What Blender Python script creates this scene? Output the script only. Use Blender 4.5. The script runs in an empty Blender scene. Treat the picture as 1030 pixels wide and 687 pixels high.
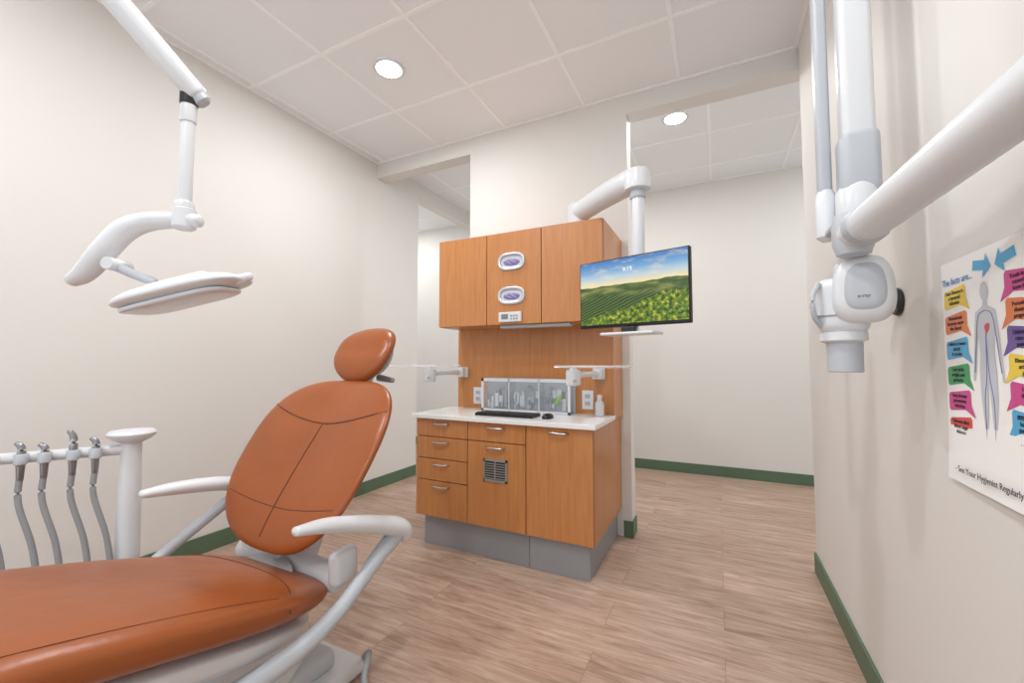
import bpy, bmesh, math, random
from mathutils import Vector, Matrix
random.seed(7)
sc = bpy.context.scene
try:
    sc.view_settings.view_transform = 'Standard'
    sc.view_settings.look = 'None'
except Exception:
    pass

# ---------------------------------------------------------------- materials
def srgb(r, g, b):
    def f(c):
        c /= 255.0
        return c/12.92 if c <= 0.04045 else ((c+0.055)/1.055)**2.4
    return (f(r), f(g), f(b), 1.0)

def mat(name, col, rough=0.5, metal=0.0, emis=None, estr=0.0, noise=0.0, nscale=30.0, bump=0.0, coat=0.0, bdist=0.002):
    m = bpy.data.materials.new(name); m.use_nodes = True
    nt = m.node_tree; b = nt.nodes['Principled BSDF']
    b.inputs['Base Color'].default_value = col
    b.inputs['Roughness'].default_value = rough
    b.inputs['Metallic'].default_value = metal
    b.inputs['Coat Weight'].default_value = coat
    if emis:
        b.inputs['Emission Color'].default_value = emis
        b.inputs['Emission Strength'].default_value = estr
    if noise > 0 or bump > 0:
        tc = nt.nodes.new('ShaderNodeTexCoord')
        n = nt.nodes.new('ShaderNodeTexNoise'); n.inputs['Scale'].default_value = nscale
        n.inputs['Detail'].default_value = 4
        nt.links.new(tc.outputs['Object'], n.inputs['Vector'])
        if noise > 0:
            mx = nt.nodes.new('ShaderNodeMix'); mx.data_type = 'RGBA'
            mx.inputs[6].default_value = tuple(c*(1-noise) for c in col[:3])+(1,)
            mx.inputs[7].default_value = tuple(min(1, c*(1+noise)) for c in col[:3])+(1,)
            nt.links.new(n.outputs['Fac'], mx.inputs[0])
            nt.links.new(mx.outputs[2], b.inputs['Base Color'])
        if bump > 0:
            bp = nt.nodes.new('ShaderNodeBump'); bp.inputs['Strength'].default_value = bump
            bp.inputs['Distance'].default_value = bdist
            nt.links.new(n.outputs['Fac'], bp.inputs['Height'])
            nt.links.new(bp.outputs['Normal'], b.inputs['Normal'])
    return m

WALL = mat('wall_paint', srgb(226, 223, 218), 0.6, noise=0.01, nscale=60, bump=0.08)
CEIL = mat('ceiling_tile', srgb(243, 245, 247), 0.85, noise=0.03, nscale=180, bump=0.3)
GRIDM = mat('ceiling_grid_metal', srgb(254, 254, 254), 0.5)
GREEN = mat('green_baseboard', srgb(88, 112, 88), 0.5)
WHITE = mat('white_plastic', srgb(222, 225, 228), 0.3, coat=0.2)
LGREY = mat('light_grey_plastic', srgb(188, 193, 199), 0.4)
GREY = mat('grey_plastic', srgb(150, 152, 155), 0.45)
TOEG = mat('toe_kick_grey', srgb(146, 147, 150), 0.45)
DARK = mat('dark_plastic', srgb(38, 38, 40), 0.45)
BLACK = mat('black_plastic', srgb(14, 14, 15), 0.4)
STEEL = mat('brushed_steel', srgb(190, 190, 192), 0.28, 1.0)
HOSE = mat('grey_hose', srgb(150, 152, 154), 0.5)
LEATHER = mat('cognac_leather', srgb(152, 80, 34), 0.32, noise=0.12, nscale=6, bump=0.45, bdist=0.012)
SEAM = mat('leather_seam', srgb(92, 44, 20), 0.6)
COUNTER = mat('white_countertop', srgb(240, 240, 238), 0.2)
GLOW = mat('downlight_glow', (1, 1, 1, 1), 0.5, emis=(1, 0.99, 0.98, 1), estr=14.0)

def wood(name, base, dark, scale=(18, 18, 1.2), rough=0.35):
    m = bpy.data.materials.new(name); m.use_nodes = True
    nt = m.node_tree; b = nt.nodes['Principled BSDF']
    tc = nt.nodes.new('ShaderNodeTexCoord'); mp = nt.nodes.new('ShaderNodeMapping')
    mp.inputs['Scale'].default_value = scale
    n = nt.nodes.new('ShaderNodeTexNoise'); n.inputs['Scale'].default_value = 3.0
    n.inputs['Detail'].default_value = 8; n.inputs['Roughness'].default_value = 0.6
    n.inputs['Distortion'].default_value = 0.4
    cr = nt.nodes.new('ShaderNodeValToRGB')
    cr.color_ramp.elements[0].position = 0.3; cr.color_ramp.elements[0].color = dark
    cr.color_ramp.elements[1].position = 0.7; cr.color_ramp.elements[1].color = base
    L = nt.links.new
    L(tc.outputs['Object'], mp.inputs['Vector']); L(mp.outputs['Vector'], n.inputs['Vector'])
    L(n.outputs['Fac'], cr.inputs['Fac']); L(cr.outputs['Color'], b.inputs['Base Color'])
    b.inputs['Roughness'].default_value = rough
    b.inputs['Coat Weight'].default_value = 0.15
    return m
WOOD = wood('maple_veneer', srgb(202, 138, 82), srgb(185, 119, 65))
WOOD_SHADE = wood('maple_gap_shade', srgb(110, 66, 34), srgb(96, 56, 28))  # darkened copy of the maple: shade in the front gaps as colour

def floor_mat():
    m = bpy.data.materials.new('wood_plank_floor'); m.use_nodes = True
    nt = m.node_tree; b = nt.nodes['Principled BSDF']; L = nt.links.new
    tc = nt.nodes.new('ShaderNodeTexCoord')
    br = nt.nodes.new('ShaderNodeTexBrick')
    br.inputs['Scale'].default_value = 1.0
    br.inputs['Brick Width'].default_value = 1.22
    br.inputs['Row Height'].default_value = 0.18
    br.inputs['Mortar Size'].default_value = 0.0010
    br.inputs['Mortar Smooth'].default_value = 0.3
    br.inputs['Color1'].default_value = (0, 0, 0, 1)
    br.inputs['Color2'].default_value = (1, 1, 1, 1)
    br.inputs['Mortar'].default_value = (0.5, 0.5, 0.5, 1)
    br.offset = 0.37
    L(tc.outputs['Object'], br.inputs['Vector'])
    mp = nt.nodes.new('ShaderNodeMapping'); mp.inputs['Scale'].default_value = (1.6, 16, 1)
    ad = nt.nodes.new('ShaderNodeVectorMath'); ad.operation = 'MULTIPLY_ADD'
    ad.inputs[1].default_value = (7.0, 5.0, 3.0)
    L(tc.outputs['Object'], mp.inputs['Vector'])
    L(br.outputs['Color'], ad.inputs[0]); L(mp.outputs['Vector'], ad.inputs[2])
    n = nt.nodes.new('ShaderNodeTexNoise'); n.inputs['Scale'].default_value = 2.2
    n.inputs['Detail'].default_value = 9; n.inputs['Roughness'].default_value = 0.68
    n.inputs['Distortion'].default_value = 0.9
    L(ad.outputs[0], n.inputs['Vector'])
    cr = nt.nodes.new('ShaderNodeValToRGB'); e = cr.color_ramp.elements
    e[0].position = 0.30; e[0].color = srgb(150, 120, 100)
    e[1].position = 0.70; e[1].color = srgb(212, 188, 170)
    x = e.new(0.5); x.color = srgb(188, 159, 140)
    L(n.outputs['Fac'], cr.inputs['Fac'])
    mx = nt.nodes.new('ShaderNodeMix'); mx.data_type = 'RGBA'; mx.blend_type = 'MULTIPLY'
    mx.inputs[0].default_value = 1.0
    cr2 = nt.nodes.new('ShaderNodeValToRGB')
    cr2.color_ramp.elements[0].color = (0.84, 0.81, 0.79, 1)
    cr2.color_ramp.elements[1].color = (1.0, 1.0, 1.0, 1)
    L(br.outputs['Color'], cr2.inputs['Fac'])
    L(cr.outputs['Color'], mx.inputs[6]); L(cr2.outputs['Color'], mx.inputs[7])
    m2 = nt.nodes.new('ShaderNodeMix'); m2.data_type = 'RGBA'
    m2.inputs[7].default_value = srgb(132, 104, 88)
    L(br.outputs['Fac'], m2.inputs[0]); L(mx.outputs[2], m2.inputs[6])
    L(m2.outputs[2], b.inputs['Base Color'])
    b.inputs['Roughness'].default_value = 0.36
    return m
FLOOR = floor_mat()

def acrylic(name, tint=(0.93, 0.95, 0.96, 1), clear=0.8):
    m = bpy.data.materials.new(name); m.use_nodes = True
    nt = m.node_tree
    out = nt.nodes['Material Output']; b = nt.nodes['Principled BSDF']
    b.inputs['Base Color'].default_value = tint; b.inputs['Roughness'].default_value = 0.1
    tr = nt.nodes.new('ShaderNodeBsdfTransparent'); mx = nt.nodes.new('ShaderNodeMixShader')
    mx.inputs[0].default_value = clear
    nt.links.new(b.outputs[0], mx.inputs[1]); nt.links.new(tr.outputs[0], mx.inputs[2])
    nt.links.new(mx.outputs[0], out.inputs['Surface'])
    return m
ACRYL = acrylic('clear_acrylic', clear=0.72)
SMOKE = acrylic('frosted_acrylic', (0.62, 0.67, 0.71, 1), 0.82)

# ---------------------------------------------------------------- helpers
def empty(name, loc=(0, 0, 0)):
    e = bpy.data.objects.new(name, None); sc.collection.objects.link(e)
    e.location = loc; e.empty_display_size = 0.1
    return e

def link(ob, parent=None):
    sc.collection.objects.link(ob)
    if parent is not None:
        ob.parent = parent
        ob.matrix_parent_inverse = Matrix.Translation(parent.location).inverted()
    return ob

def mesh(name, verts, faces, m, parent=None, smooth=False):
    me = bpy.data.meshes.new(name); me.from_pydata([tuple(v) for v in verts], [], faces)
    bm = bmesh.new(); bm.from_mesh(me)
    bmesh.ops.recalc_face_normals(bm, faces=bm.faces); bm.to_mesh(me); bm.free()
    me.materials.append(m)
    if smooth:
        for p in me.polygons: p.use_smooth = True
    return link(bpy.data.objects.new(name, me), parent)

def box(name, lo, hi, m, parent=None, bev=0.0, seg=2, M=None):
    bm = bmesh.new(); bmesh.ops.create_cube(bm, size=1.0)
    lo = Vector(lo); hi = Vector(hi); c = (lo+hi)/2; s = hi-lo
    for v in bm.verts: v.co = Vector((v.co.x*s.x, v.co.y*s.y, v.co.z*s.z))+c
    if bev > 0:
        bmesh.ops.bevel(bm, geom=bm.edges[:], offset=bev, segments=seg, profile=0.5, affect='EDGES')
    if M is not None: bmesh.ops.transform(bm, matrix=M, verts=bm.verts)
    me = bpy.data.meshes.new(name); bm.to_mesh(me); bm.free(); me.materials.append(m)
    if bev > 0 and seg > 2:
        for p in me.polygons: p.use_smooth = True
    return link(bpy.data.objects.new(name, me), parent)

def boxes(name, lst, m, parent=None, M=None, bev=0.0):
    bm = bmesh.new()
    for lo, hi in lst:
        lo = Vector(lo); hi = Vector(hi); c = (lo+hi)/2; s = hi-lo
        r = bmesh.ops.create_cube(bm, size=1.0)
        for v in r['verts']: v.co = Vector((v.co.x*s.x, v.co.y*s.y, v.co.z*s.z))+c
    if bev > 0: bmesh.ops.bevel(bm, geom=bm.edges[:], offset=bev, segments=2, profile=0.5, affect='EDGES')
    if M is not None: bmesh.ops.transform(bm, matrix=M, verts=bm.verts)
    me = bpy.data.meshes.new(name); bm.to_mesh(me); bm.free(); me.materials.append(m)
    return link(bpy.data.objects.new(name, me), parent)

def catmull(pts, n):
    pts = [Vector(p) for p in pts]
    if len(pts) < 3 or n <= 1: return pts
    P = [pts[0]*2-pts[1]]+pts+[pts[-1]*2-pts[-2]]
    out = []
    for i in range(1, len(P)-2):
        for k in range(n):
            t = k/n
            a, b, c, d = P[i-1], P[i], P[i+1], P[i+2]
            out.append(0.5*((2*b)+(c-a)*t+(2*a-5*b+4*c-d)*t*t+(3*b-a-3*c+d)*t**3))
    out.append(pts[-1]); return out

def loft(name, pts, rad, m, parent=None, n=6, seg=16, flat=1.0, up=(0, 0, 1), cap=True):
    k = len(pts)
    if not isinstance(rad, (list, tuple)): rad = [rad]*k
    Q = [Vector((*p, )) for p in pts]
    C = catmull(Q, n)
    R = [v.x for v in catmull([Vector((r, 0, 0)) for r in rad], n)]
    if k < 3 or n <= 1: R = list(rad)
    T = []
    for i in range(len(C)):
        a = C[max(0, i-1)]; b = C[min(len(C)-1, i+1)]; T.append((b-a).normalized())
    if cap:
        r0, r1 = R[0], R[-1]
        pre = []; post = []
        for j in range(1, 5):
            a = j/4*math.pi/2
            post.append((C[-1]+T[-1]*r1*0.6*math.sin(a), max(r1*math.cos(a), 1e-4), T[-1]))
            pre.insert(0, (C[0]-T[0]*r0*0.6*math.sin(a), max(r0*math.cos(a), 1e-4), T[0]))
        rings = pre+list(zip(C, R, T))+post
    else:
        rings = list(zip(C, R, T))
    verts = []; faces = []
    U = Vector(up)
    for c, r, t in rings:
        s = t.cross(U)
        if s.length < 1e-3: s = t.cross(Vector((0, 1, 0)))
        s.normalize(); u2 = s.cross(t).normalized()
        for j in range(seg):
            a = 2*math.pi*j/seg
            verts.append(c+s*(r*math.cos(a))+u2*(r*flat*math.sin(a)))
    for i in range(len(rings)-1):
        for j in range(seg):
            a = i*seg+j; b = i*seg+(j+1) % seg
            faces.append((a, b, b+seg, a+seg))
    faces.append(tuple(range(seg))); faces.append(tuple(range(len(verts)-seg, len(verts))))
    return mesh(name, verts, faces, m, parent, True)

def lathe(name, prof, org, axis, m, parent=None, seg=32, smooth=True, sx=1.0, cap=True):
    """prof: (radius, height along axis)"""
    ax = Vector(axis).normalized(); h = Vector((0, 0, 1)) if abs(ax.z) < 0.9 else Vector((1, 0, 0))
    s = ax.cross(h).normalized(); t = s.cross(ax).normalized(); o = Vector(org)
    verts = []; faces = []
    for r, z in prof:
        for j in range(seg):
            a = 2*math.pi*j/seg
            verts.append(o+ax*z+s*(max(r, 1e-4)*math.cos(a)*sx)+t*(max(r, 1e-4)*math.sin(a)))
    for i in range(len(prof)-1):
        for j in range(seg):
            a = i*seg+j; b = i*seg+(j+1) % seg
            faces.append((a, b, b+seg, a+seg))
    if cap:
        faces.append(tuple(range(seg))); faces.append(tuple(range(len(verts)-seg, len(verts))))
    ob = mesh(name, verts, faces, m, parent, smooth)
    if smooth:
        md = ob.modifiers.new('es', 'EDGE_SPLIT'); md.split_angle = math.radians(40)
    return ob

def cyl(name, a, b, r, m, parent=None, seg=24):
    a = Vector(a); b = Vector(b); d = (b-a); L_ = d.length
    return lathe(name, [(r*0.94, 0), (r, min(0.004, L_*0.1)), (r, L_-min(0.004, L_*0.1)), (r*0.94, L_)], a, d, m, parent, seg)

class Pillow:
    def __init__(s, fmap, a, b, vc, p, H, Hb, n=2.6, shape=None):
        s.f, s.a, s.b, s.vc, s.p, s.H, s.Hb, s.n, s.shape = fmap, a, b, vc, p, H, Hb, n, shape
    def uv(s, sx, sy): return s.a(sy)*sx, s.vc+s.b*sy
    def h(s, sx, sy, top=True):
        r = (abs(sx)**s.p+abs(sy)**s.p)**(1/s.p); r = min(r, 1)
        k = (1-r**s.n)**(1/s.n)
        h = (s.H if top else -s.Hb)*k
        if s.shape: h += s.shape(sx, sy, k if top else 0)
        return h
    def pt(s, sx, sy, off=0, top=True):
        u, v = s.uv(sx, sy); return s.f(u, v, s.h(sx, sy, top)+off)
    def build(s, name, m, parent, R=22, N=80):
        verts = []; faces = []
        rs = [math.sin(math.pi/2*k/R) for k in range(1, R+1)]
        dirs = []
        for j in range(N):
            a = 2*math.pi*j/N; c, q = math.cos(a), math.sin(a)
            dirs.append((math.copysign(abs(c)**(2/s.p), c), math.copysign(abs(q)**(2/s.p), q)))
        verts.append(s.pt(0, 0))
        for r in rs:
            for d in dirs: verts.append(s.pt(r*d[0], r*d[1]))
        for r in reversed(rs[:-1]):
            for d in dirs: verts.append(s.pt(r*d[0], r*d[1], 0, False))
        verts.append(s.pt(0, 0, 0, False))
        for j in range(N): faces.append((0, 1+j, 1+(j+1) % N))
        rows = 2*R-1
        for i in range(rows-1):
            for j in range(N):
                a = 1+i*N+j; b = 1+i*N+(j+1) % N
                faces.append((a, b, b+N, a+N))
        la = len(verts)-1; st = 1+(rows-1)*N
        for j in range(N): faces.append((la, st+j, st+(j+1) % N))
        return mesh(name, verts, faces, m, parent, True)
    def seam(s, name, pts, m, parent, r=0.003, off=0.0):
        P = [s.pt(x, y, off) for x, y in pts]
        return loft(name, P, r, m, parent, n=4, seg=8)

def text(name, body, size, M, m, parent, align='CENTER', ext=0.0002):
    c = bpy.data.curves.new(name, 'FONT'); c.body = body; c.size = size; c.extrude = ext
    c.align_x = align; c.align_y = 'CENTER'
    c.materials.append(m)
    ob = bpy.data.objects.new(name, c); sc.collection.objects.link(ob)
    ob.parent = parent; ob.matrix_parent_inverse = Matrix.Translation(parent.location).inverted()
    ob.matrix_basis = M
    return ob

# ---------------------------------------------------------------- room
XL, XR, YH, YF = -2.70, 0.445, 2.75, 4.58
ZC, ZC2, ZH = 2.88, 2.93, 2.75
YB = -2.0
box('floor', (-5.2, YB, -0.1), (3.2, YF+0.12, 0), FLOOR)
box('ceiling', (XL-0.12, YB, ZC), (XR+0.12, YH, ZC+0.1), CEIL)
box('ceiling_corridor', (-5.2, YH+0.12, ZC2), (3.2, YF+0.12, ZC2+0.1), CEIL)
box('wall_left', (XL-0.12, YB, 0), (XL, 3.33, ZC2), WALL)
box('wall_right', (XR, YB, 0), (XR+0.12, YH-0.02, ZC), WALL)
box('wall_far', (-5.2, YF, 0), (3.2, YF+0.12, ZC2), WALL)
box('wall_partition', (-1.72, YH, 0), (-0.507, YH+0.12, ZH), WALL)
box('header_beam', (XL, YH, ZH), (XR+0.12, YH+0.12, ZC2+0.1), WALL)
box('header_beam_left', (XL-0.12, 3.33, 2.78), (XL, YF, ZC2), WALL)
box('wall_corridor_left', (-5.2, 3.21, 0), (XL-0.12, 3.33, ZC2), WALL)
box('wall_corridor_right', (XR+0.12, 2.61, 0), (3.2, 2.73, ZC2), WALL)

# T-bar grid
g = []
w, t = 0.011, 0.004
for x in [-0.18-0.61*i for i in range(0, 5)]:
    g.append(((x-w, YB, ZC-t), (x+w, YH, ZC+0.002)))
y = 2.21
while y > YB:
    g.append(((XL, y-w, ZC-t+0.0005), (XR, y+w, ZC+0.002))); y -= 0.61
g += [((XL, YB, ZC-t-0.0005), (XL+0.02, YH, ZC+0.002)), ((XR-0.02, YB, ZC-t-0.0005), (XR, YH, ZC+0.002)), ((XL, YH-0.02, ZC-t-0.001), (XR, YH, ZC+0.002))]
boxes('trim_1', g, GRIDM)
g = []
x = -4.9
while x < 3.1:
    g.append(((x-w, YH+0.12, ZC2-t), (x+w, YF, ZC2+0.002))); x += 0.61
for y in (2.98, 3.59, 4.2):
    g.append(((-5.2, y-w, ZC2-t+0.0005), (3.2, y+w, ZC2+0.002)))
g.append(((-5.2, YF-0.02, ZC2-t-0.0005), (3.2, YF, ZC2+0.002)))
boxes('trim_2', g, GRIDM)

bb, bh = 0.010, 0.10
box('baseboard_left', (XL, YB, 0), (XL+bb, 3.33, bh), GREEN, bev=0.003)
box('baseboard_right', (XR-bb, YB, 0), (XR, YH-0.02, bh), GREEN, bev=0.003)
box('baseboard_right_end', (XR-bb, YH-0.02, 0), (XR+0.12, YH-0.02+bb, bh), GREEN, bev=0.003)
box('baseboard_far', (-5.2, YF-bb, 0), (3.2, YF, bh), GREEN, bev=0.003)
box('baseboard_partition', (-0.558, YH-bb, 0), (-0.507, YH, bh), GREEN, bev=0.002)
box('baseboard_partition_end', (-0.507, YH-bb, 0), (-0.507+bb, YH+0.12, bh), GREEN, bev=0.002)

# downlights: visible ones, plus unseen ones added to light the rooms
def downlight(x, y, z, power, vis=True):
    e = empty('recessed_downlight', (x, y, z))
    lathe('trim_ring', [(0.075, 0.0), (0.092, 0.0), (0.094, 0.004), (0.090, 0.0079)], (x, y, z-0.008), (0, 0, 1), WHITE, e, 40, cap=False)
    lathe('lens', [(0.001, 0), (0.074, 0.0), (0.077, 0.003), (0.001, 0.004)], (x, y, z-0.0085), (0, 0, 1), GLOW, e, 40)
    l = bpy.data.lights.new('lamp', 'AREA'); l.shape = 'DISK'; l.size = 0.16; l.energy = power
    l.color = (0.97, 0.985, 1.0)
    o = bpy.data.objects.new('lamp', l); link(o, e)
    o.location = (x, y, z-0.016)
PW_ = 15
downlight(-1.745, 1.86, ZC, PW_)
downlight(-1.705, 0.075, ZC, PW_)  # added out of view to light the room
downlight(-0.485, 0.685, ZC, PW_)  # added just above the frame as extra room light
downlight(-0.485, -1.145, ZC, PW_)  # added behind the camera as extra room light
downlight(-0.245, 3.26, ZC2, 11)
downlight(-1.16, 3.6, ZC2, 11)  # added corridor light, hidden behind the partition
downlight(1.25, 3.6, ZC2, 10)  # added corridor light, unseen past the right wall
downlight(-3.75, 3.9, ZC2, 12)  # added light for the left side room, hidden by the left wall

wd = bpy.data.worlds.new('world'); sc.world = wd; wd.use_nodes = True
wd.node_tree.nodes['Background'].inputs[0].default_value = (0.88, 0.94, 1.0, 1)
wd.node_tree.nodes['Background'].inputs[1].default_value = 1.35

# ---------------------------------------------------------------- treatment cabinet
cab = empty('treatment_cabinet', (-1.12, 2.4, 0))
X0, X1 = -1.68, -0.57
YW = YH-0.002
box('toe_kick', (X0+0.04, 2.12, 0), (X1-0.03, YW, 0.18), TOEG, cab)
box('toe_kick_proud', (-0.93, 2.108, 0.0), (X1-0.028, 2.121, 0.17), TOEG, cab, bev=0.002)
box('toe_kick_mid', (-1.29, 2.114, 0.0), (-0.935, 2.121, 0.17), TOEG, cab, bev=0.002)
box('base_carcass', (X0+0.002, 2.098, 0.18), (X1, YW, 0.765), WOOD, cab)
box('gap_shade', (X0+0.004, 2.094, 0.184), (X1-0.002, 2.099, 0.762), WOOD_SHADE, cab)  # dark sheet standing in for shade between drawers and doors
box('countertop', (X0-0.02, 2.05, 0.765), (X1+0.02, 2.5, 0.79), COUNTER, cab, bev=0.003)
box('back_panel', (-1.655, 2.5, 0.765), (-0.555, YW, 1.33), WOOD, cab)
box('upper_carcass', (-1.64, 2.262, 1.33), (-0.55, YW, 1.90), WOOD, cab)
box('upper_gap_shade', (-1.636, 2.257, 1.334), (-0.554, 2.263, 1.896), WOOD_SHADE, cab)  # same painted shade behind the upper door gaps
G = 0.0025
cx = [X0, -1.31, -0.94, X1]
yd0, yd1 = 2.078, 2.095
def front(n, xa, xb, za, zb, y0=yd0, y1=yd1):
    return box(n, (xa+G, y0, za+G), (xb-G, y1, zb-G), WOOD, cab, bev=0.0015)
def pull(xc, z, y=yd0, w=0.055):
    loft('pull', [(xc-w, y, z), (xc-w*0.8, y-0.02, z), (xc, y-0.026, z), (xc+w*0.8, y-0.02, z), (xc+w, y, z)], 0.0055, STEEL, cab, n=5, seg=10)
zs = [0.765, 0.655, 0.525, 0.395, 0.18]
for i in range(4):
    front('drawer_%d' % i, cx[0], cx[1], zs[i+1], zs[i]); pull((cx[0]+cx[1])/2, zs[i]-0.03)
front('drawer_mid', cx[1], cx[2], 0.655, 0.765); pull((cx[1]+cx[2])/2, 0.735)
front('door_mid', cx[1], cx[2], 0.18, 0.655); pull((cx[1]+cx[2])/2, 0.625)
front('door_right', cx[2], cx[3], 0.18, 0.765); pull((cx[2]+cx[3])/2, 0.735)
# vent
VENT = mat('vent_metal', srgb(170, 168, 164), 0.4, 0.6)
vx, vz = -1.125, 0.50
boxes('vent_frame', [((vx-0.075, 2.070, vz-0.062), (vx+0.075, 2.079, vz-0.050)), ((vx-0.075, 2.070, vz+0.050), (vx+0.075, 2.079, vz+0.062)),
                     ((vx-0.075, 2.070, vz-0.062), (vx-0.065, 2.079, vz+0.062)), ((vx+0.065, 2.070, vz-0.062), (vx+0.075, 2.079, vz+0.062))]
      + [((vx-0.067, 2.071, vz-0.046+i*0.0135), (vx+0.067, 2.078, vz-0.041+i*0.0135)) for i in range(7)]
      + [((vx-0.003, 2.0705, vz-0.05), (vx+0.003, 2.078, vz+0.05))], VENT, cab)
box('vent_dark', (vx-0.067, 2.0765, vz-0.052), (vx+0.067, 2.0785, vz+0.052), DARK, cab)
ux = [-1.64, -1.277, -0.913, -0.55]
for i in range(3):
    front('upper_door_%d' % i, ux[i], ux[i+1], 1.33, 1.90, 2.24, 2.258)
# glove dispensers
PURP = mat('purple_gloves', srgb(150, 138, 186), 0.7, noise=0.25, nscale=60)
def stadium_ring(name, xc, zc, y0, y1, hw, hh, tk, m):
    N = 48; vs = []; fs = []
    def pt(hw, hh, a):
        c, s = math.cos(a), math.sin(a)
        return xc+math.copysign(abs(c)**(2/3.2), c)*hw, zc+math.copysign(abs(s)**(2/2.4), s)*hh
    for (a_, b_, yy) in ((hw, hh, y1), (hw, hh, y0+0.003), (hw-0.003, hh-0.003, y0), (hw-tk, hh-tk, y0), (hw-tk-0.002, hh-tk-0.002, y1)):
        for j in range(N):
            p = pt(a_, b_, 2*math.pi*j/N); vs.append((p[0], yy, p[1]))
    for i in range(4):
        for j in range(N):
            a = i*N+j; b = i*N+(j+1) % N; fs.append((a, b, b+N, a+N))
    mesh(name, vs, fs, m, cab, True)
    vs = [(*[pt(hw-tk, hh-tk, 2*math.pi*j/N)[0]], y1-0.001, pt(hw-tk, hh-tk, 2*math.pi*j/N)[1]) for j in range(N)]
    return vs
DSP = mat('dispenser_silver', srgb(205, 207, 212), 0.3, 0.5)
for zc in (1.712, 1.505):
    ring = stadium_ring('glove_dispenser_frame', -1.105, zc, 2.228, 2.2405, 0.090, 0.054, 0.017, DSP)
    mesh('glove_dispenser_back', ring, [tuple(range(len(ring)))], WHITE, cab)
    pf = Pillow(lambda u, v, h, zc=zc: Vector((-1.105+u, 2.238-h, zc-0.004+v)), lambda s: 0.054, 0.020, 0, 2.2, 0.012, 0.001,
                shape=lambda a, b, k: k*0.004*math.sin(9*a+5*b))
    pf.build('gloves', PURP, cab, 10, 40)
# control panel
box('control_panel', (-1.185, 2.222, 1.345), (-1.035, 2.24, 1.405), WHITE, cab, bev=0.004)
box('control_display', (-1.165, 2.2205, 1.362), (-1.12, 2.2225, 1.392), mat('lcd', srgb(120, 130, 125), 0.3), cab)
boxes('control_buttons', [((-1.105+i*0.018, 2.220, 1.358+j*0.018), (-1.093+i*0.018, 2.2225, 1.368+j*0.018)) for i in range(3) for j in range(2)], GREY, cab)
box('under_cabinet_light', (-1.2, 2.27, 1.312), (-0.75, 2.33, 1.33), LGREY, cab, bev=0.004)
# outlets
def outlet(xc, zc):
    e = empty('wall_outlet', (xc, 2.497, zc))
    box('plate', (xc-0.035, 2.494, zc-0.057), (xc+0.035, 2.4995, zc+0.057), WHITE, e, bev=0.002)
    for d in (-0.022, 0.022):
        box('socket', (xc-0.017, 2.4925, zc+d-0.014), (xc+0.017, 2.4945, zc+d+0.014), LGREY, e, bev=0.001)
        boxes('slots', [((xc-0.008, 2.492, zc+d-0.004), (xc-0.005, 2.4928, zc+d+0.006)), ((xc+0.005, 2.492, zc+d-0.004), (xc+0.008, 2.4928, zc+d+0.006))], DARK, e)
outlet(-1.49, 0.875); outlet(-0.715, 0.875)

# supply dispenser
sd = empty('supply_dispenser', (-1.08, 2.44, 0.791))
a0, a1, zz0, zz1 = -1.40, -0.79, 0.791, 1.0
box('back', (a0, 2.485, zz0), (a1, 2.4985, zz1), mat('dispenser_back', srgb(186, 194, 202), 0.5), sd)
DV = (a0+0.004, -1.198, -0.992, a1-0.004)
boxes('dividers', [((x-0.003, 2.40, zz0), (x+0.003, 2.485, zz1)) for x in DV]
      + [((a0, 2.40, zz1-0.006), (a1, 2.485, zz1)), ((a0, 2.40, zz0), (a1, 2.485, zz0+0.006))], SMOKE, sd)
box('front_cover', (a0+0.01, 2.393, zz0+0.01), (a1-0.01, 2.396, zz1-0.02), SMOKE, sd)
boxes('cover_frame', [((a0, 2.389, zz0), (a1, 2.393, zz0+0.014)), ((a0, 2.389, zz1-0.02), (a1, 2.393, zz1))]
      + [((x-0.008, 2.389, zz0), (x+0.008, 2.393, zz1)) for x in (a0+0.008, a1-0.008)]+[((x-0.003, 2.389, zz0), (x+0.003, 2.393, zz1)) for x in DV[1:3]], WHITE, sd)
PK = [mat('supply_pack_%s' % n_, srgb(*c_), 0.5) for n_, c_ in (('white', (228, 232, 236)), ('grey', (160, 168, 178)), ('dark', (106, 114, 126)))]
bags = [[], [], []]
for i in range(66):
    x = random.uniform(a0+0.02, a1-0.05); z = random.uniform(zz0+0.008, 0.88)
    if min(abs(x+0.012-q) for q in DV) < 0.02: continue
    bags[(i*7) % 3 if i % 4 else 0].append(((x, 2.41+0.0008*i, z), (x+random.uniform(0.010, 0.035), 2.42+0.0008*i, z+random.uniform(0.015, 0.09))))
for k_ in range(3): boxes('supplies_%d' % k_, bags[k_], PK[k_], sd, bev=0.002)
loft('green_packet', [(-0.885, 2.386, 0.85), (-0.868, 2.386, 0.875), (-0.845, 2.386, 0.90)], [0.007, 0.011, 0.009], mat('green_packet', srgb(140, 186, 96), 0.5), sd, flat=0.2, up=(0, 1, 0))

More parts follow.
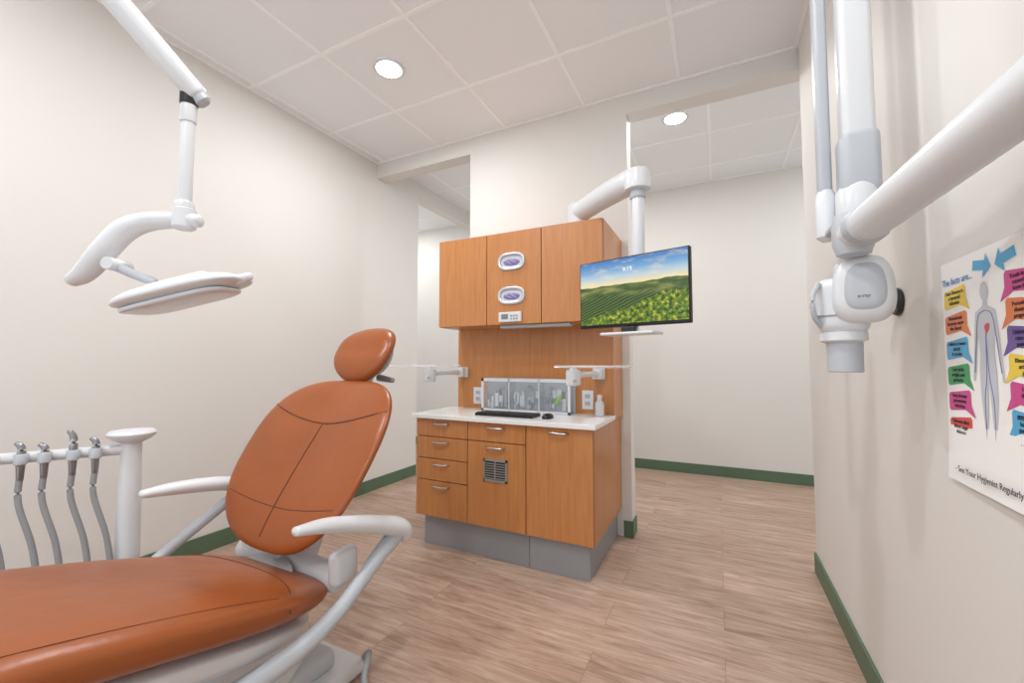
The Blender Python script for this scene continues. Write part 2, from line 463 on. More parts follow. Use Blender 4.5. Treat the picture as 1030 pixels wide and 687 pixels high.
# keyboard & mouse
kb = empty('keyboard', (-1.1, 2.2, 0.791))
box('body', (-1.30, 2.14, 0.7905), (-0.93, 2.27, 0.804), BLACK, kb, bev=0.003)
boxes('keys', [((-1.292+i*0.0212, 2.147+j*0.0235, 0.804), (-1.274+i*0.0212, 2.167+j*0.0235, 0.809)) for i in range(17) for j in range(5)], DARK, kb)
ms = empty('computer_mouse', (-0.86, 2.2, 0.791))
Pillow(lambda u, v, h: Vector((-0.86+u, 2.2+v, 0.7915+h)), lambda s: 0.028, 0.048, 0, 2.4, 0.026, 0.0005).build('body', BLACK, ms, 10, 32)
bt = empty('spray_bottle', (-0.62, 2.41, 0.791))
lathe('body', [(0.022, 0), (0.026, 0.004), (0.026, 0.075), (0.012, 0.095), (0.011, 0.1)], (-0.62, 2.41, 0.7905), (0, 0, 1), acrylic('bottle_plastic', (0.75, 0.78, 0.8, 1), 0.3), bt, 24)
lathe('cap', [(0.013, 0), (0.014, 0.002), (0.014, 0.022), (0.006, 0.026)], (-0.62, 2.41, 0.889), (0, 0, 1), WHITE, bt, 24)

# instrument tray arms
def tray_arm(xp, xh, yh, tw, td, tx):
    e = empty('instrument_tray', (xp, 2.45, 1.04))
    z = 1.035
    box('bracket', (xp-0.035, 2.47, z-0.035), (xp+0.035, 2.4995, z+0.035), WHITE, e, bev=0.008, seg=3)
    cyl('pivot', (xp, 2.44, z-0.03), (xp, 2.44, z+0.032), 0.03, WHITE, e)
    loft('arm', [(xp, 2.44, z), (xp+(xh-xp)*0.5, (2.44+yh)/2, z+0.002), (xh, yh, z)], [0.02, 0.017, 0.02], WHITE, e, flat=0.9)
    lathe('hub', [(0.03, -0.05), (0.036, -0.046), (0.038, 0.02), (0.034, 0.028), (0.02, 0.03), (0.018, 0.04)], (xh, yh, z), (0, 0, 1), WHITE, e)
    loft('handle', [(xh, yh, z-0.02), (xh+0.02, yh-0.04, z-0.022)], [0.01, 0.007], LGREY, e, n=1)
    box('tray_plate', (tx-tw/2, yh-td/2, z+0.040), (tx+tw/2, yh+td/2, z+0.045), ACRYL, e, bev=0.002)
    boxes('tray_rim', [((tx-tw/2, yh-td/2, z+0.045), (tx+tw/2, yh-td/2+0.004, z+0.052)), ((tx-tw/2, yh+td/2-0.004, z+0.045), (tx+tw/2, yh+td/2, z+0.052)),
                       ((tx-tw/2, yh-td/2, z+0.045), (tx-tw/2+0.004, yh+td/2, z+0.052)), ((tx+tw/2-0.004, yh-td/2, z+0.045), (tx+tw/2, yh+td/2, z+0.052))], ACRYL, e)
tray_arm(-1.60, -1.60, 2.10, 0.40, 0.26, -1.66)
tray_arm(-0.64, -0.655, 2.03, 0.32, 0.26, -0.55)

# ---------------------------------------------------------------- monitor
def screen_mat():
    m = bpy.data.materials.new('screen_landscape'); m.use_nodes = True
    nt = m.node_tree; b = nt.nodes['Principled BSDF']; L = nt.links.new
    tc = nt.nodes.new('ShaderNodeTexCoord'); sp = nt.nodes.new('ShaderNodeSeparateXYZ')
    L(tc.outputs['Object'], sp.inputs[0])
    def math_(op, a, b_=None):
        n = nt.nodes.new('ShaderNodeMath'); n.operation = op
        for i, q in enumerate((a, b_)):
            if q is None: continue
            if isinstance(q, (int, float)): n.inputs[i].default_value = q
            else: L(q, n.inputs[i])
        return n.outputs[0]
    def ramp(fac, els):
        r = nt.nodes.new('ShaderNodeValToRGB'); e = r.color_ramp.elements
        e[0].position, e[0].color = els[0]; e[1].position, e[1].color = els[-1]
        for p, c in els[1:-1]:
            q = e.new(p); q.color = c
        L(fac, r.inputs[0]); return r.outputs[0]
    def mix(f, a, b_):
        n = nt.nodes.new('ShaderNodeMix'); n.data_type = 'RGBA'
        if isinstance(f, float): n.inputs[0].default_value = f
        else: L(f, n.inputs[0])
        L(a, n.inputs[6]); L(b_, n.inputs[7]); return n.outputs[2]
    def noise(sc_, scale, det=4):
        mp = nt.nodes.new('ShaderNodeMapping'); mp.inputs['Scale'].default_value = sc_
        L(tc.outputs['Object'], mp.inputs[0])
        n = nt.nodes.new('ShaderNodeTexNoise'); n.inputs['Scale'].default_value = scale; n.inputs['Detail'].default_value = det
        L(mp.outputs[0], n.inputs[0]); return n.outputs['Fac']
    yy = math_('ADD', math_('MULTIPLY', sp.outputs[1], 3.55), 0.5)
    sky = ramp(yy, [(0.62, srgb(252, 232, 170)), (0.74, srgb(196, 216, 226)), (0.86, srgb(120, 172, 218)), (1.0, srgb(70, 130, 196))])
    cloud = ramp(noise((3, 9, 1), 4.0, 6), [(0.5, (0, 0, 0, 1)), (0.72, (1, 1, 1, 1))])
    rw = nt.nodes.new('ShaderNodeRGB'); rw.outputs[0].default_value = srgb(250, 235, 200)
    sky = mix(math_('MULTIPLY', cloud, 0.6), sky, rw.outputs[0])
    hills = ramp(noise((2, 7, 1), 5.0, 3), [(0.35, srgb(44, 70, 36)), (0.5, srgb(88, 110, 50)), (0.65, srgb(150, 150, 82))])
    wv = nt.nodes.new('ShaderNodeTexWave'); wv.inputs['Scale'].default_value = 14; wv.inputs['Distortion'].default_value = 5
    wv.inputs['Detail'].default_value = 2; wv.inputs['Detail Scale'].default_value = 0.6
    mp = nt.nodes.new('ShaderNodeMapping'); mp.inputs['Rotation'].default_value = (0, 0, 0.9); mp.inputs['Scale'].default_value = (1, 2.2, 1)
    L(tc.outputs['Object'], mp.inputs[0]); L(mp.outputs[0], wv.inputs[0])
    rows = ramp(wv.outputs['Fac'], [(0.2, srgb(26, 54, 18)), (0.7, srgb(84, 112, 42))])
    land = mix(ramp(yy, [(0.4, (1, 1, 1, 1)), (0.52, (0, 0, 0, 1))]), hills, rows)
    bush = ramp(noise((1, 1, 1), 60, 4), [(0.35, srgb(26, 56, 10)), (0.55, srgb(110, 145, 25)), (0.7, srgb(225, 205, 60))])
    edge = math_('ADD', math_('MULTIPLY', sp.outputs[0], 0.9), math_('MULTIPLY', noise((1, 1, 1), 22, 4), 0.30))
    lim = math_('SUBTRACT', math_('ADD', edge, 0.12), yy)
    bm_ = ramp(math_('ADD', math_('MULTIPLY', lim, 20.0), 0.5), [(0.0, (0, 0, 0, 1)), (1.0, (1, 1, 1, 1))])
    land = mix(bm_, land, bush)
    hz = math_('ADD', 0.57, math_('MULTIPLY', noise((1, 0, 0), 9, 2), 0.10))
    issky = math_('GREATER_THAN', yy, hz)
    col = mix(issky, land, sky)
    b.inputs['Base Color'].default_value = (0.01, 0.01, 0.01, 1)
    b.inputs['Roughness'].default_value = 0.25
    L(col, b.inputs['Emission Color']); b.inputs['Emission Strength'].default_value = 0.92
    return m

mc = Vector((-0.330, 1.812, 1.408))
mon = empty('computer_monitor', mc)
ma = mon
xd = (Vector((-0.103, 1.75, 0))-Vector((-0.574, 1.88, 0))).normalized()
zd = xd.cross(Vector((0, 0, 1))).normalized()
MM = Matrix((( xd.x, 0, zd.x, mc.x), (xd.y, 0, zd.y, mc.y), (0, 1, 0, mc.z), (0, 0, 0, 1)))
def mbox(n, lo, hi, m, bev=0.0, seg=2, par=None):
    return box(n, lo, hi, m, par or mon, bev, seg, MM)
mbox('housing', (-0.250, -0.152, -0.028), (0.250, 0.152, 0.0), BLACK, 0.005, 3)
mbox('housing_back', (-0.17, -0.10, -0.05), (0.17, 0.10, -0.026), DARK, 0.01, 3)
scr = bpy.data.meshes.new('screen')
scr.from_pydata([(-0.244, -0.138, 0), (0.244, -0.138, 0), (0.244, 0.146, 0), (-0.244, 0.146, 0)], [], [(0, 1, 2, 3)])
scr.materials.append(screen_mat())
so = bpy.data.objects.new('screen', scr); sc.collection.objects.link(so); so.parent = mon
so.matrix_parent_inverse = Matrix.Translation(mc).inverted(); so.matrix_basis = MM @ Matrix.Translation((0, 0, 0.0012))
TXW = mat('screen_text_white', srgb(225, 232, 238), emis=(0.8, 0.88, 0.95, 1), estr=0.25)
text('clock_text', '9:19', 0.026, MM @ Matrix.Translation((-0.01, 0.095, 0.002)), TXW, mon)
loft('boom', [(-0.71, 2.35, 1.985), (-0.51, 2.155, 1.98), (-0.335, 1.975, 1.955)], [0.058, 0.062, 0.060], WHITE, ma, n=6, seg=24, flat=1.0)
cyl('boom_base', (-0.72, 2.36, 1.901), (-0.72, 2.36, 2.035), 0.064, WHITE, ma)
lathe('elbow', [(0.05, -0.05), (0.058, -0.045), (0.062, 0.02), (0.052, 0.045), (0.02, 0.055)], (-0.315, 1.96, 1.945), (0, 0, 1), WHITE, ma)
cyl('drop_tube', (-0.315, 1.96, 1.38), (-0.315, 1.96, 1.92), 0.028, WHITE, ma)
cyl('drop_collar', (-0.315, 1.96, 1.86), (-0.315, 1.96, 1.91), 0.036, LGREY, ma)
loft('bracket', [(-0.315, 1.96, 1.41), (-0.325, 1.90, 1.41), (-0.335, 1.868, 1.41)], 0.02, WHITE, ma)
mbox('handle_shelf', (-0.12, -0.19, -0.06), (0.12, -0.178, 0.05), WHITE, 0.005, 3, par=ma)
mbox('handle_post', (-0.02, -0.185, -0.045), (0.02, -0.10, -0.03), WHITE, 0.003, 2, par=ma)
mbox('handle_clip', (-0.03, -0.18, 0.0), (0.03, -0.155, 0.03), DARK, 0.004, 2, par=ma)

# ---------------------------------------------------------------- dental chair
ch = empty('dental_chair', (-1.42, 0.8, 0))
CX = -1.42
bo = Vector((CX+0.025, 0.935, 0.470)); bd = Vector((0, 0.559, 0.829)); bn = Vector((0, -0.829, 0.559))
def bmap(u, v, h): return bo+Vector((u, 0, 0))+bd*v+bn*h
back = Pillow(bmap, lambda s: 0.336*(1+0.05*s-0.04*s*s), 0.338, 0.328, 2.75, 0.05, 0.045, 2.2,
              shape=lambda sx, sy, k: 0.05*sx*sx-0.012*math.exp(-((sx)/0.35)**2)*k)
back.build('backrest_cushion', LEATHER, ch, 26, 96)
def lin(a, b, n=12): return [(a[0]+(b[0]-a[0])*i/n, a[1]+(b[1]-a[1])*i/n) for i in range(n+1)]
back.seam('backrest_seam_top', [(x, 0.36+0.22*x*x) for x in [-0.90+0.15*i for i in range(13)]], SEAM, ch, r=0.0026)
back.seam('backrest_seam_left', [(-0.10+0.10*y, 0.36-(1-y)*1.25) for y in [i/10 for i in range(11)]], SEAM, ch, r=0.0022)
back.seam('backrest_seam_low', [(x, -0.50-0.1*(1-x*x)) for x in [-0.85+0.17*i for i in range(11)]], SEAM, ch, r=0.0014)
def bmap2(u, v, h): return bmap(u, v, h-0.045)
Pillow(bmap2, lambda s: 0.285*(1+0.05*s), 0.30, 0.325, 2.7, 0.03, 0.04, 2.4, shape=lambda a, b, k: 0.05*a*a).build('backrest_shell', LGREY, ch, 14, 64)
# headrest
ho = bo+bd*0.80+Vector((-0.005, 0.005, 0.0))
hn = Vector((0, -0.86, 0.51)).normalized(); hd = Vector((0, 0.51, 0.86))
Pillow(lambda u, v, h: ho+Vector((u, 0, 0))+hd*v+hn*h, lambda s: 0.158*(1+0.05*s), 0.140, 0.0, 2.15, 0.060, 0.038, 2.1,
       shape=lambda a, b, k: 0.03*a*a-0.008*k*math.exp(-(b/0.3)**2)).build('headrest_cushion', LEATHER, ch, 18, 72)
Pillow(lambda u, v, h: ho+Vector((u, 0, 0))+hd*v+hn*(h-0.03), lambda s: 0.11, 0.095, 0.0, 2.3, 0.01, 0.03).build('headrest_shell', LGREY, ch, 10, 40)
loft('headrest_bar', [bo+bd*0.45-bn*0.075, bo+bd*0.62-bn*0.07, ho-hn*0.05], [0.035, 0.03, 0.03], LGREY, ch, flat=0.4, up=(1, 0, 0))
loft('headrest_lever', [ho-hn*0.06+Vector((0.02, 0, -0.07)), ho-hn*0.06+Vector((0.10, 0, -0.08))], [0.016, 0.012], GREY, ch, n=1)

# seat path
sp_ = catmull([Vector((0, 1.05, 0.340)), Vector((0, 0.8, 0.408)), Vector((0, 0.5, 0.497)), Vector((0, 0.2, 0.572)), Vector((0, -0.15, 0.615)), Vector((0, -0.5, 0.62))], 20)
cum = [0]
for i in range(1, len(sp_)): cum.append(cum[-1]+(sp_[i]-sp_[i-1]).length)
SL = cum[-1]
def spath(s):
    s = max(0, min(SL, s))
    i = 0
    while i < len(cum)-2 and cum[i+1] < s: i += 1
    f = (s-cum[i])/(cum[i+1]-cum[i]); p = sp_[i].lerp(sp_[i+1], f)
    a = sp_[max(0, i-2)]; b = sp_[min(len(sp_)-1, i+3)]
    t = (b-a).normalized(); n = Vector((0, t.z, -t.y)).normalized()
    if n.z < 0: n = -n
    return p, n
def smap(off):
    def f(u, v, h):
        p, n = spath(v); return Vector((CX+0.03+u, p.y, p.z))+n*(h+off)
    return f
seat = Pillow(smap(0.0), lambda s: 0.330-0.035*max(0, s), SL/2, SL/2, 3.8, 0.062, 0.078, 2.6,
              shape=lambda a, b, k: 0.012*a*a*k-0.006*k)
seat.build('seat_cushion', LEATHER, ch, 30, 160)
seat.seam('seat_seam_cross', [(x, -0.66-0.12*(1-x*x)) for x in [-0.96+0.16*i for i in range(13)]], SEAM, ch, r=0.0020)
seat.seam('seat_seam_right', lin((0.86, -0.64), (0.86, 0.9)), SEAM, ch, r=0.0010)
Pillow(smap(-0.085), lambda s: 0.285-0.03*max(0, s), SL/2-0.03, SL/2, 4.0, 0.03, 0.085, 2.6).build('seat_shell', WHITE, ch, 18, 100)
# structural parts
loft('hinge_beam', [(CX-0.25, 1.04, 0.38), (CX, 1.05, 0.38), (CX+0.27, 1.03, 0.38)], [0.04, 0.045, 0.045], WHITE, ch, up=(0, 0, 1))
box('hinge_cheek', (CX+0.262, 0.98, 0.37), (CX+0.312, 1.08, 0.485), WHITE, ch, bev=0.022, seg=4)
loft('back_spine', [(CX, 1.06, 0.36), (CX, 1.15, 0.54), (CX, 1.25, 0.76)], [0.09, 0.08, 0.06], LGREY, ch, flat=0.5, up=(1, 0, 0))
loft('lift_body', [(CX, 0.78, 0.30), (CX, 0.82, 0.22), (CX, 0.82, 0.14), (CX, 0.78, 0.06)], [0.22, 0.22, 0.22, 0.24], WHITE, ch, n=6, seg=32, up=(0, 1, 0), flat=1.15, cap=False)
box('base_plate', (CX-0.27, 0.32, 0.0), (CX+0.27, 1.16, 0.055), WHITE, ch, bev=0.02, seg=4)
box('base_step', (CX-0.22, 0.42, 0.05), (CX+0.22, 1.08, 0.12), LGREY, ch, bev=0.03, seg=4)
# near arm
NX = CX+0.36
loft('armrest_pad', [(NX, 0.80, 0.632), (NX, 0.90, 0.614), (NX, 1.03, 0.574), (NX, 1.13, 0.538), (NX+0.005, 1.21, 0.504), (NX+0.005, 1.24, 0.47)],
     [0.018, 0.030, 0.037, 0.042, 0.045, 0.036], WHITE, ch, n=8, seg=24, flat=0.74)
loft('armrest_strut', [(NX, 1.20, 0.48), (NX, 1.12, 0.44), (NX, 1.04, 0.39), (NX-0.005, 0.95, 0.335), (NX-0.02, 0.83, 0.29), (NX-0.05, 0.68, 0.265), (NX-0.09, 0.55, 0.26)],
     [0.032, 0.027, 0.023, 0.024, 0.027, 0.03, 0.028], LGREY, ch, n=8, seg=20, flat=1.0)
FX = CX-0.36
loft('armrest_pad_far', [(FX, 0.75, 0.650), (FX, 0.85, 0.644), (FX, 0.98, 0.626), (FX, 1.08, 0.600), (FX, 1.15, 0.575)],
     [0.02, 0.032, 0.037, 0.037, 0.03], WHITE, ch, n=8, seg=24, flat=0.72)
loft('armrest_strut_far', [(FX, 1.13, 0.575), (FX, 1.04, 0.55), (FX, 0.93, 0.49), (FX, 0.81, 0.42), (FX+0.03, 0.70, 0.36), (FX+0.09, 0.60, 0.34)],
     [0.024, 0.022, 0.02, 0.02, 0.022, 0.022], LGREY, ch, n=8, seg=20)
loft('hose', [(CX+0.26, 1.16, 0.05), (CX+0.31, 1.13, 0.09), (CX+0.36, 1.06, 0.07), (CX+0.40, 1.03, 0.012), (CX+0.34, 0.92, 0.012)], 0.011, HOSE, ch, n=8, seg=10)

# ---------------------------------------------------------------- delivery unit
du = empty('dental_delivery_unit', (-2.0, 0.8, 0))
px, py = -2.0, 0.80
lathe('base', [(0.19, 0), (0.2, 0.01), (0.19, 0.035), (0.06, 0.05), (0.045, 0.08)], (px, py, 0), (0, 0, 1), WHITE, du, 40)
lathe('post', [(0.042, 0.05), (0.036, 0.5), (0.032, 0.70), (0.030, 0.80)], (px, py, 0), (0, 0, 1), WHITE, du, 28)
lathe('post_cap', [(0.034, 0.0), (0.055, 0.012), (0.070, 0.025), (0.073, 0.035), (0.065, 0.045), (0.02, 0.05)], (px, py, 0.80), (0, 0, 1), WHITE, du, 36)
d = Vector((-0.27, -0.36, -0.005)); q0 = Vector((px, py, 0.775))
loft('holder_bar', [q0, q0+d*0.5, q0+d], [0.02, 0.019, 0.02], WHITE, du, n=4, flat=1.0)
dn = d.normalized(); side = Vector((dn.y, -dn.x, 0)) * -1
if side.dot(Vector((0, 0, 0))-q0) < 0: side = -side
HPM = mat('handpiece_metal', srgb(150, 152, 155), 0.3, 0.9)
for i, (s, hh) in enumerate(((0.090, 0.055), (0.150, 0.085), (0.222, 0.045), (0.280, 0.055), (0.36, 0.05))):
    p = q0+dn*s+side*0.035
    lathe('holder_%d' % i, [(0.012, -0.02), (0.017, -0.016), (0.018, 0.014), (0.015, 0.018)], p, (0, 0, 1), LGREY, du, 20)
    loft('handpiece_%d' % i, [p+Vector((0, 0, -0.07)), p, p+Vector((0, 0, hh*0.7)), p+Vector((0.0, 0, hh))+dn*0.012], [0.009, 0.012, 0.010, 0.008], HPM, du, n=5, seg=14)
    lean = Vector((0.03, 0.03, 0))
    loft('hose_%d' % i, [p+Vector((0, 0, -0.05)), p+Vector((0, 0, -0.15)), p+Vector((0, 0, -0.3))+lean, p+Vector((0, 0, -0.45))+lean*1.5, p+Vector((0, 0, -0.55))+lean-side*0.06,
         Vector((px, py, 0.28))+side*0.02], [0.009]*6, HOSE, du, n=8, seg=10)

# ---------------------------------------------------------------- overhead light
ol = empty('dental_operatory_light', (-1.53, -0.07, 2.88))
cyl('ceiling_plate', (-1.53, -0.07, 2.80), (-1.53, -0.07, 2.879), 0.11, WHITE, ol)
cyl('ceiling_post', (-1.53, -0.07, 2.52), (-1.53, -0.07, 2.81), 0.04, WHITE, ol)
cyl('post_joint', (-1.53, -0.07, 2.50), (-1.53, -0.07, 2.63), 0.055, WHITE, ol)
A0 = Vector((-1.53, -0.07, 2.57)); A1 = Vector((-1.205, 0.582, 1.80))
loft('main_arm', [A0, A0.lerp(A1, 0.5), A1], [0.032, 0.030, 0.027], WHITE, ol, n=4, seg=20)
lathe('arm_tip', [(0.018, -0.01), (0.022, 0), (0.022, 0.018), (0.015, 0.024)], A1+(A1-A0).normalized()*0.005, (A1-A0), LGREY, ol)
J = Vector((-1.215, 0.572, 1.0))
cyl('tip_collar', (J.x, J.y, 1.765), (J.x, J.y, 1.80), 0.020, DARK, ol)
cyl('drop_rod_upper', (J.x, J.y, 1.72), (J.x, J.y, 1.78), 0.018, WHITE, ol)
cyl('drop_rod', (J.x, J.y, 1.49), (J.x, J.y, 1.74), 0.015, WHITE, ol)
cyl('rod_collar', (J.x, J.y, 1.485), (J.x, J.y, 1.51), 0.022, WHITE, ol)
Rv = Vector((0.8973, 0.4415, 0)); Fv = Vector((-0.4415, 0.8973, 0)); Zv = Vector((0, 0, 1))
def LP(r, f, z): return Vector((J.x, J.y, 0))+Rv*r+Fv*f+Zv*z
loft('yoke', [LP(0.035, 0, 1.462), LP(-0.01, 0, 1.464), LP(-0.09, 0, 1.46), LP(-0.14, -0.01, 1.435), LP(-0.18, -0.02, 1.38), LP(-0.225, -0.02, 1.325), LP(-0.255, -0.02, 1.305)],
     [0.018, 0.022, 0.026, 0.030, 0.029, 0.025, 0.018], WHITE, ol, n=8, seg=24, flat=0.9)
lathe('yoke_joint', [(0.02, -0.03), (0.026, -0.025), (0.026, 0.02), (0.02, 0.025)], LP(0.0, 0, 1.47), (0, 0, 1), WHITE, ol)
loft('head_link', [LP(-0.17, -0.02, 1.35), LP(-0.12, -0.01, 1.325), LP(-0.07, 0, 1.305)], 0.011, LGREY, ol)
cyl('head_knuckle', LP(-0.155, -0.04, 1.345), LP(-0.155, 0.02, 1.345), 0.016, WHITE, ol)
tilt = math.radians(14); ft = 0.07
wd_ = (Rv*math.cos(tilt)+Zv*math.sin(tilt)); fd_ = (Fv*math.cos(ft)+Zv*math.sin(ft)); nd_ = wd_.cross(fd_).normalized()
if nd_.z < 0: nd_ = -nd_
hc = LP(0.008, 0.0, 1.276)
HL = Matrix(((wd_.x, fd_.x, nd_.x, hc.x), (wd_.y, fd_.y, nd_.y, hc.y), (wd_.z, fd_.z, nd_.z, hc.z), (0, 0, 0, 1)))
Pillow(lambda u, v, h: hc+wd_*u+fd_*v+nd_*h, lambda s: 0.155, 0.085, 0, 3.2, 0.034, 0.018, 2.0).build('lamp_head', WHITE, ol, 16, 64)
Pillow(lambda u, v, h: hc+wd_*(u-0.01)+fd_*v+nd_*(h-0.016), lambda s: 0.130, 0.068, 0, 4.0, 0.004, 0.012, 4.0).build('lamp_lens', mat('lamp_lens', srgb(216, 222, 228), 0.12, coat=0.6), ol, 10, 48)
box('head_rib', (-0.075, -0.03, 0.02), (0.075, 0.03, 0.038), WHITE, ol, 0.008, 3, HL)
loft('head_grip', [hc+wd_*0.140+nd_*0.0, hc+wd_*0.170+nd_*0.002], [0.014, 0.010], WHITE, ol, n=1)

# ---------------------------------------------------------------- x-ray
xr = empty('dental_xray_unit', (0.3, 1.2, 1.3))
jx = Vector((0.288, 1.205, 1.395))
W0 = Vector((0.385, 0.62, 1.452))
loft('horizontal_arm', [W0, W0.lerp(jx, 0.5), jx], [0.041, 0.041, 0.038], WHITE, xr, n=4, seg=28)
box('wall_bracket', (0.385, 0.53, 1.32), (0.4445, 0.69, 1.58), WHITE, xr, bev=0.012, seg=3)
cyl('wall_joint', (0.388, 0.62, 1.39), (0.388, 0.62, 1.52), 0.045, WHITE, xr)
lathe('arm_collar', [(0.039, 0), (0.043, 0.004), (0.043, 0.03), (0.039, 0.034)], jx.lerp(W0, 0.07), (W0-jx), LGREY, xr)
lathe('elbow', [(0.02, -0.05), (0.032, -0.045), (0.040, -0.02), (0.040, 0.03), (0.034, 0.05), (0.02, 0.055)], jx, (0, 0, 1), LGREY, xr)
box('fold_arm_front', (0.285, 1.235, 1.56), (0.35, 1.295, 2.30), WHITE, xr, bev=0.014, seg=4)
box('fold_arm_cover', (0.278, 1.228, 1.50), (0.357, 1.302, 1.66), LGREY, xr, bev=0.02, seg=4)
box('fold_arm_rear', (0.243, 1.285, 1.50), (0.272, 1.325, 2.30), LGREY, xr, bev=0.009, seg=4)
cyl('fold_pivot_top', (0.24, 1.28, 2.30), (0.36, 1.28, 2.30), 0.045, WHITE, xr)
lathe('fold_joint', [(0.02, -0.04), (0.036, -0.03), (0.042, 0.0), (0.042, 0.06), (0.03, 0.08)], (0.312, 1.262, 1.455), (0, 0, 1), WHITE, xr)
lathe('fold_joint_rear', [(0.012, -0.05), (0.022, -0.04), (0.024, 0.06), (0.016, 0.08)], (0.258, 1.30, 1.46), (0, 0, 1), WHITE, xr)
box('link_plate', (0.25, 1.21, 1.415), (0.335, 1.31, 1.435), LGREY, xr, bev=0.008, seg=3)
loft('head_stem', [(0.286, 1.235, 1.37), (0.288, 1.25, 1.345), (0.295, 1.27, 1.32)], [0.026, 0.022, 0.022], WHITE, xr)
hC = Vector((0.308, 1.285, 1.265))
Fh = Vector((-0.3, -0.95, 0)).normalized(); Rh = Vector((0.9535, -0.3013, 0))
def HM(o): return Matrix(((Rh.x, Fh.x, 0, o.x), (Rh.y, Fh.y, 0, o.y), (0, 0, 1, o.z), (0, 0, 0, 1)))
HB = HM(hC)
box('tubehead_body', (-0.078, -0.05, -0.095), (0.025, 0.05, 0.045), WHITE, xr, 0.028, 6, HB)
box('tubehead_band', (-0.080, -0.052, -0.052), (0.027, 0.052, -0.048), GREY, xr, 0.001, 2, HB)
box('tubehead_shoulder', (-0.045, -0.045, -0.015), (0.045, 0.05, 0.085), LGREY, xr, 0.030, 6, HB)
def hmap(u, v, h): return hC+Rh*(u+0.016)+Zv*(v+0.008)+Fh*(h+0.04)
Pillow(hmap, lambda s: 0.058*(1-0.08*s), 0.080, 0.0, 2.8, 0.040, 0.05, 3.0).build('tubehead_cap', WHITE, xr, 16, 72)
Pillow(lambda u, v, h: hmap(u+0.004, v+0.002, h+0.018), lambda s: 0.042*(1-0.08*s), 0.060, 0.0, 2.8, 0.026, 0.01, 3.2).build('tubehead_faceplate', LGREY, xr, 12, 64)
def hpt(u, v, h): return hC+Rh*u+Zv*v+Fh*h
loft('tubehead_handle', [hpt(-0.066, -0.075, 0.04), hpt(-0.076, -0.05, 0.065), hpt(-0.078, -0.005, 0.07), hpt(-0.068, 0.03, 0.045)], 0.006, LGREY, xr, n=6, seg=12)
lathe('cone_flange', [(0.030, 0.0), (0.048, -0.004), (0.049, -0.024), (0.037, -0.030)], hC+Rh*-0.028+Zv*-0.086, (0, 0, 1), WHITE, xr, 36)
lathe('cone', [(0.037, 0.0), (0.036, -0.09), (0.033, -0.092)], hC+Rh*-0.026+Zv*-0.096, (0, 0, 1), LGREY, xr, 32)
MX = Matrix(((Rh.x, 0, Fh.x, 0), (Rh.y, 0, Fh.y, 0), (0, 1, 0, 0), (0, 0, 0, 1)))
text('label_text', 'x-ray', 0.011, Matrix.Translation(hmap(0.004, -0.02, 0.0440)) @ MX, DARK, xr)
# wall knob
kn = empty('wall_knob', (0.43, 1.50, 1.265))
lathe('plate', [(0.034, 0), (0.038, 0.004), (0.034, 0.012)], (0.4445, 1.47, 1.265), (-1, 0, 0), DARK, kn)
lathe('stem', [(0.014, 0), (0.014, 0.03), (0.022, 0.034), (0.024, 0.05), (0.018, 0.056)], (0.434, 1.47, 1.265), (-1, 0, 0), GREY, kn)

# ---------------------------------------------------------------- poster
po = empty('wall_poster', (0.444, 1.085, 1.085))
PW, PH = 0.33, 0.455
PM = Matrix(((0, 0, -1, 0.4435), (-1, 0, 0, 1.228), (0, 1, 0, 0.857), (0, 0, 0, 1)))
PAPER = mat('poster_paper', srgb(246, 245, 243), 0.35)
cols = {k: mat('ink_'+k, srgb(*v), 0.4) for k, v in dict(blue=(40, 120, 190), yellow=(235, 205, 70), orange=(225, 125, 70), sky=(80, 170, 215), green=(60, 160, 100),
        pink=(205, 70, 140), red=(215, 75, 70), purple=(110, 85, 155), skin=(196, 200, 208), text=(30, 30, 50), navy=(60, 130, 190), lime=(130, 190, 90)).items()}
N = 10; vs = []; fs = []
for j in range(N+1):
    b_ = j/N*PH
    c = 0.012*max(0, 0.12-b_)/0.12
    for a_ in (0, PW/2, PW):
        vs.append(PM @ Vector((a_, b_, c*(0.4+0.6*a_/PW))))
for j in range(N):
    for i in range(2):
        a = j*3+i; fs.append((a, a+1, a+4, a+3))
po_sheet = mesh('sheet', vs, fs, PAPER, po)
def poly(name, pts, m, z=0.0006):
    return mesh(name, [PM @ Vector((a, b, z)) for a, b in pts], [tuple(range(len(pts)))], m, po)
def ptext(body, a, b, size, m, al='CENTER', z=0.0012):
    text('text_line', body, size, PM @ Matrix.Translation((a, b, z)), m, po, al)
def bubble(a, b, w, h, m, tail, body):
    x0, x1, y0, y1 = a-w/2, a+w/2, b-h/2, b+h/2; c = 0.005
    tl = 0.004*tail
    pts = [(x0+c, y0-tl), (x1-c, y0+tl), (x1, y0+c+tl), (x1, y1-c+tl), (x1-c, y1+tl), (x0+c, y1-tl), (x0, y1-c-tl), (x0, y0+c-tl)]
    poly('bubble', pts, m)
    if tail > 0: poly('bubble_tail', [(x1-0.022, y0+0.002), (x1+0.014, y0-0.012), (x1-0.004, b)], m, 0.0007)
    else: poly('bubble_tail', [(x0+0.022, y0+0.002), (x0+0.004, b), (x0-0.014, y0-0.012)], m, 0.0007)
    for i, s in enumerate(body): ptext(s, a, b+h*0.27-i*h*0.28, h*0.30, cols['text'])
ptext('The facts are...', 0.064, 0.412, 0.020, cols['navy'])
for i, (c, s) in enumerate((('yellow', ('Gum Disease is', 'a bacterial', 'infection')), ('orange', ('Periodontal', 'bacteria enter', 'the blood')), ('sky', ('Linked to heart', 'attack', '& stroke')),
                            ('green', ('Low birth', 'weight and', 'preterm')), ('pink', ('Lung disease', 'pneumonia', 'infection')), ('red', ('Uncontrolled', 'blood sugar', 'diabetes')))):
    bubble(0.052, 0.378-i*0.053, 0.086, 0.038, cols[c], 1, s)
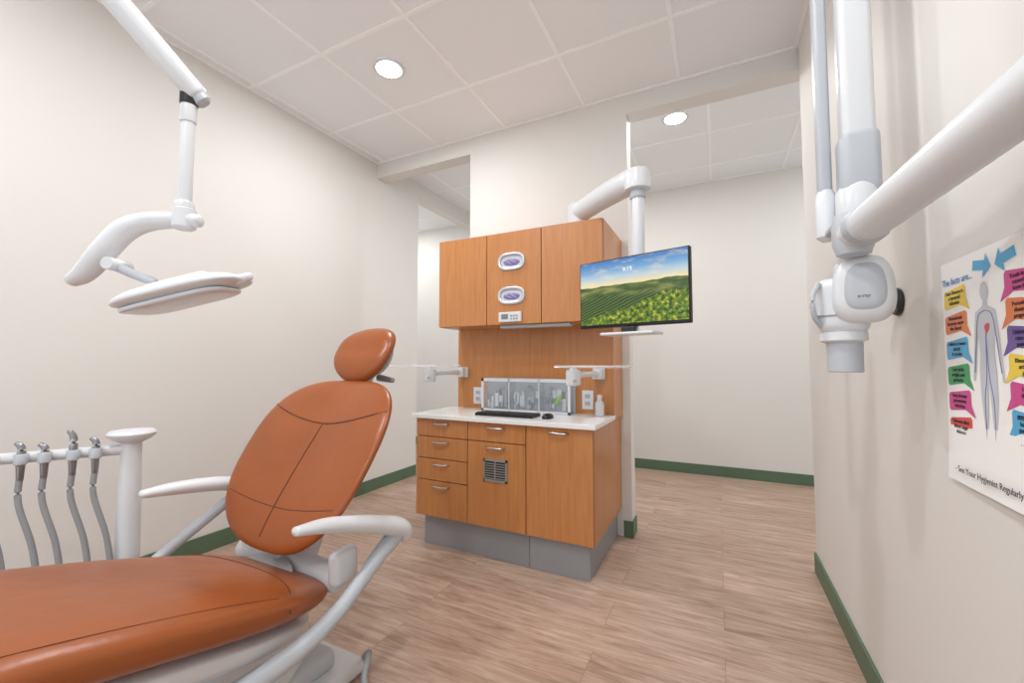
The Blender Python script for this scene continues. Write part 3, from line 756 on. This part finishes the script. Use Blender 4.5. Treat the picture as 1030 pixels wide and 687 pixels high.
for i, (c, s) in enumerate((('pink', ('Tooth loss is', 'caused by', 'bone loss')), ('orange', ('Periodontal', 'disease &', 'pregnancy')), ('purple', ('Diabetes can', 'raise your', 'gum risk')), ('yellow', ('Rheumatoid', 'arthritis', 'pain')),
                            ('pink', ('Heart', 'disease', 'risk')), ('sky', ('80% of adults', 'have some', 'gum disease')), ('lime', ('Up to 50%', 'are linked', 'to habits')))):
    bubble(0.264, 0.378-i*0.047, 0.088, 0.036, cols[c], -1, s)
for s in (0, 1):
    o = 0.152 if s == 0 else 0.228
    k = 1 if s == 0 else -1
    poly('arrow', [(o-0.028*k, 0.420), (o+0.008*k, 0.414), (o+0.004*k, 0.400), (o+0.032*k, 0.417), (o+0.018*k, 0.444), (o+0.014*k, 0.432), (o-0.024*k, 0.438)], cols['sky'], 0.0008)
# figure
fx = 0.158
hd_ = [(fx+0.013*math.cos(a*math.pi/8), 0.375+0.018*math.sin(a*math.pi/8)) for a in range(16)]
poly('figure_head', hd_, cols['skin'])
half = [(0.006, 0.358), (0.008, 0.348), (0.032, 0.338), (0.037, 0.31), (0.042, 0.27), (0.047, 0.232), (0.05, 0.21), (0.043, 0.208), (0.036, 0.245), (0.030, 0.285), (0.026, 0.30),
        (0.022, 0.26), (0.027, 0.225), (0.026, 0.18), (0.020, 0.13), (0.018, 0.09), (0.024, 0.065), (0.010, 0.065), (0.008, 0.12), (0.004, 0.17), (0.001, 0.205)]
poly('figure_right', [(fx+a, b) for a, b in half]+[(fx, 0.205), (fx, 0.358)], cols['skin'])
poly('figure_left', [(fx-a, b) for a, b in half]+[(fx, 0.205), (fx, 0.358)], cols['skin'])
def vein(pts, m, r=0.0006):
    loft('vein', [PM @ Vector((a, b, 0.001)) for a, b in pts], r, m, po, n=4, seg=6, cap=False)
VN = mat('ink_vein', srgb(120, 130, 165), 0.5)
for k in (1, -1):
    vein([(fx, 0.34), (fx+0.022*k, 0.33), (fx+0.033*k, 0.28), (fx+0.042*k, 0.225)], VN)
    vein([(fx, 0.30), (fx+0.004*k, 0.22), (fx+0.014*k, 0.17), (fx+0.013*k, 0.08)], VN)
poly('heart', [(fx+0.001, 0.296), (fx+0.012, 0.306), (fx+0.012, 0.315), (fx+0.004, 0.316), (fx-0.003, 0.31)], cols['red'], 0.0014)
vein([(0.03+0.0045*i, 0.052+(0.012 if i % 7 == 3 else (-0.008 if i % 7 == 4 else 0))) for i in range(60)], cols['red'], 0.0006)
ptext('- See Your Hygienist Regularly -', 0.162, 0.03, 0.0172, cols['text'], z=0.012)

# ---------------------------------------------------------------- camera
cam = bpy.data.cameras.new('camera'); co = bpy.data.objects.new('camera', cam); sc.collection.objects.link(co)
cam.sensor_width = 36; cam.lens = 36*420/1030; cam.clip_start = 0.02
co.location = (0, 0, 1.1); co.rotation_euler = (math.radians(90+2.93), 0, math.radians(26.2))
sc.camera = co
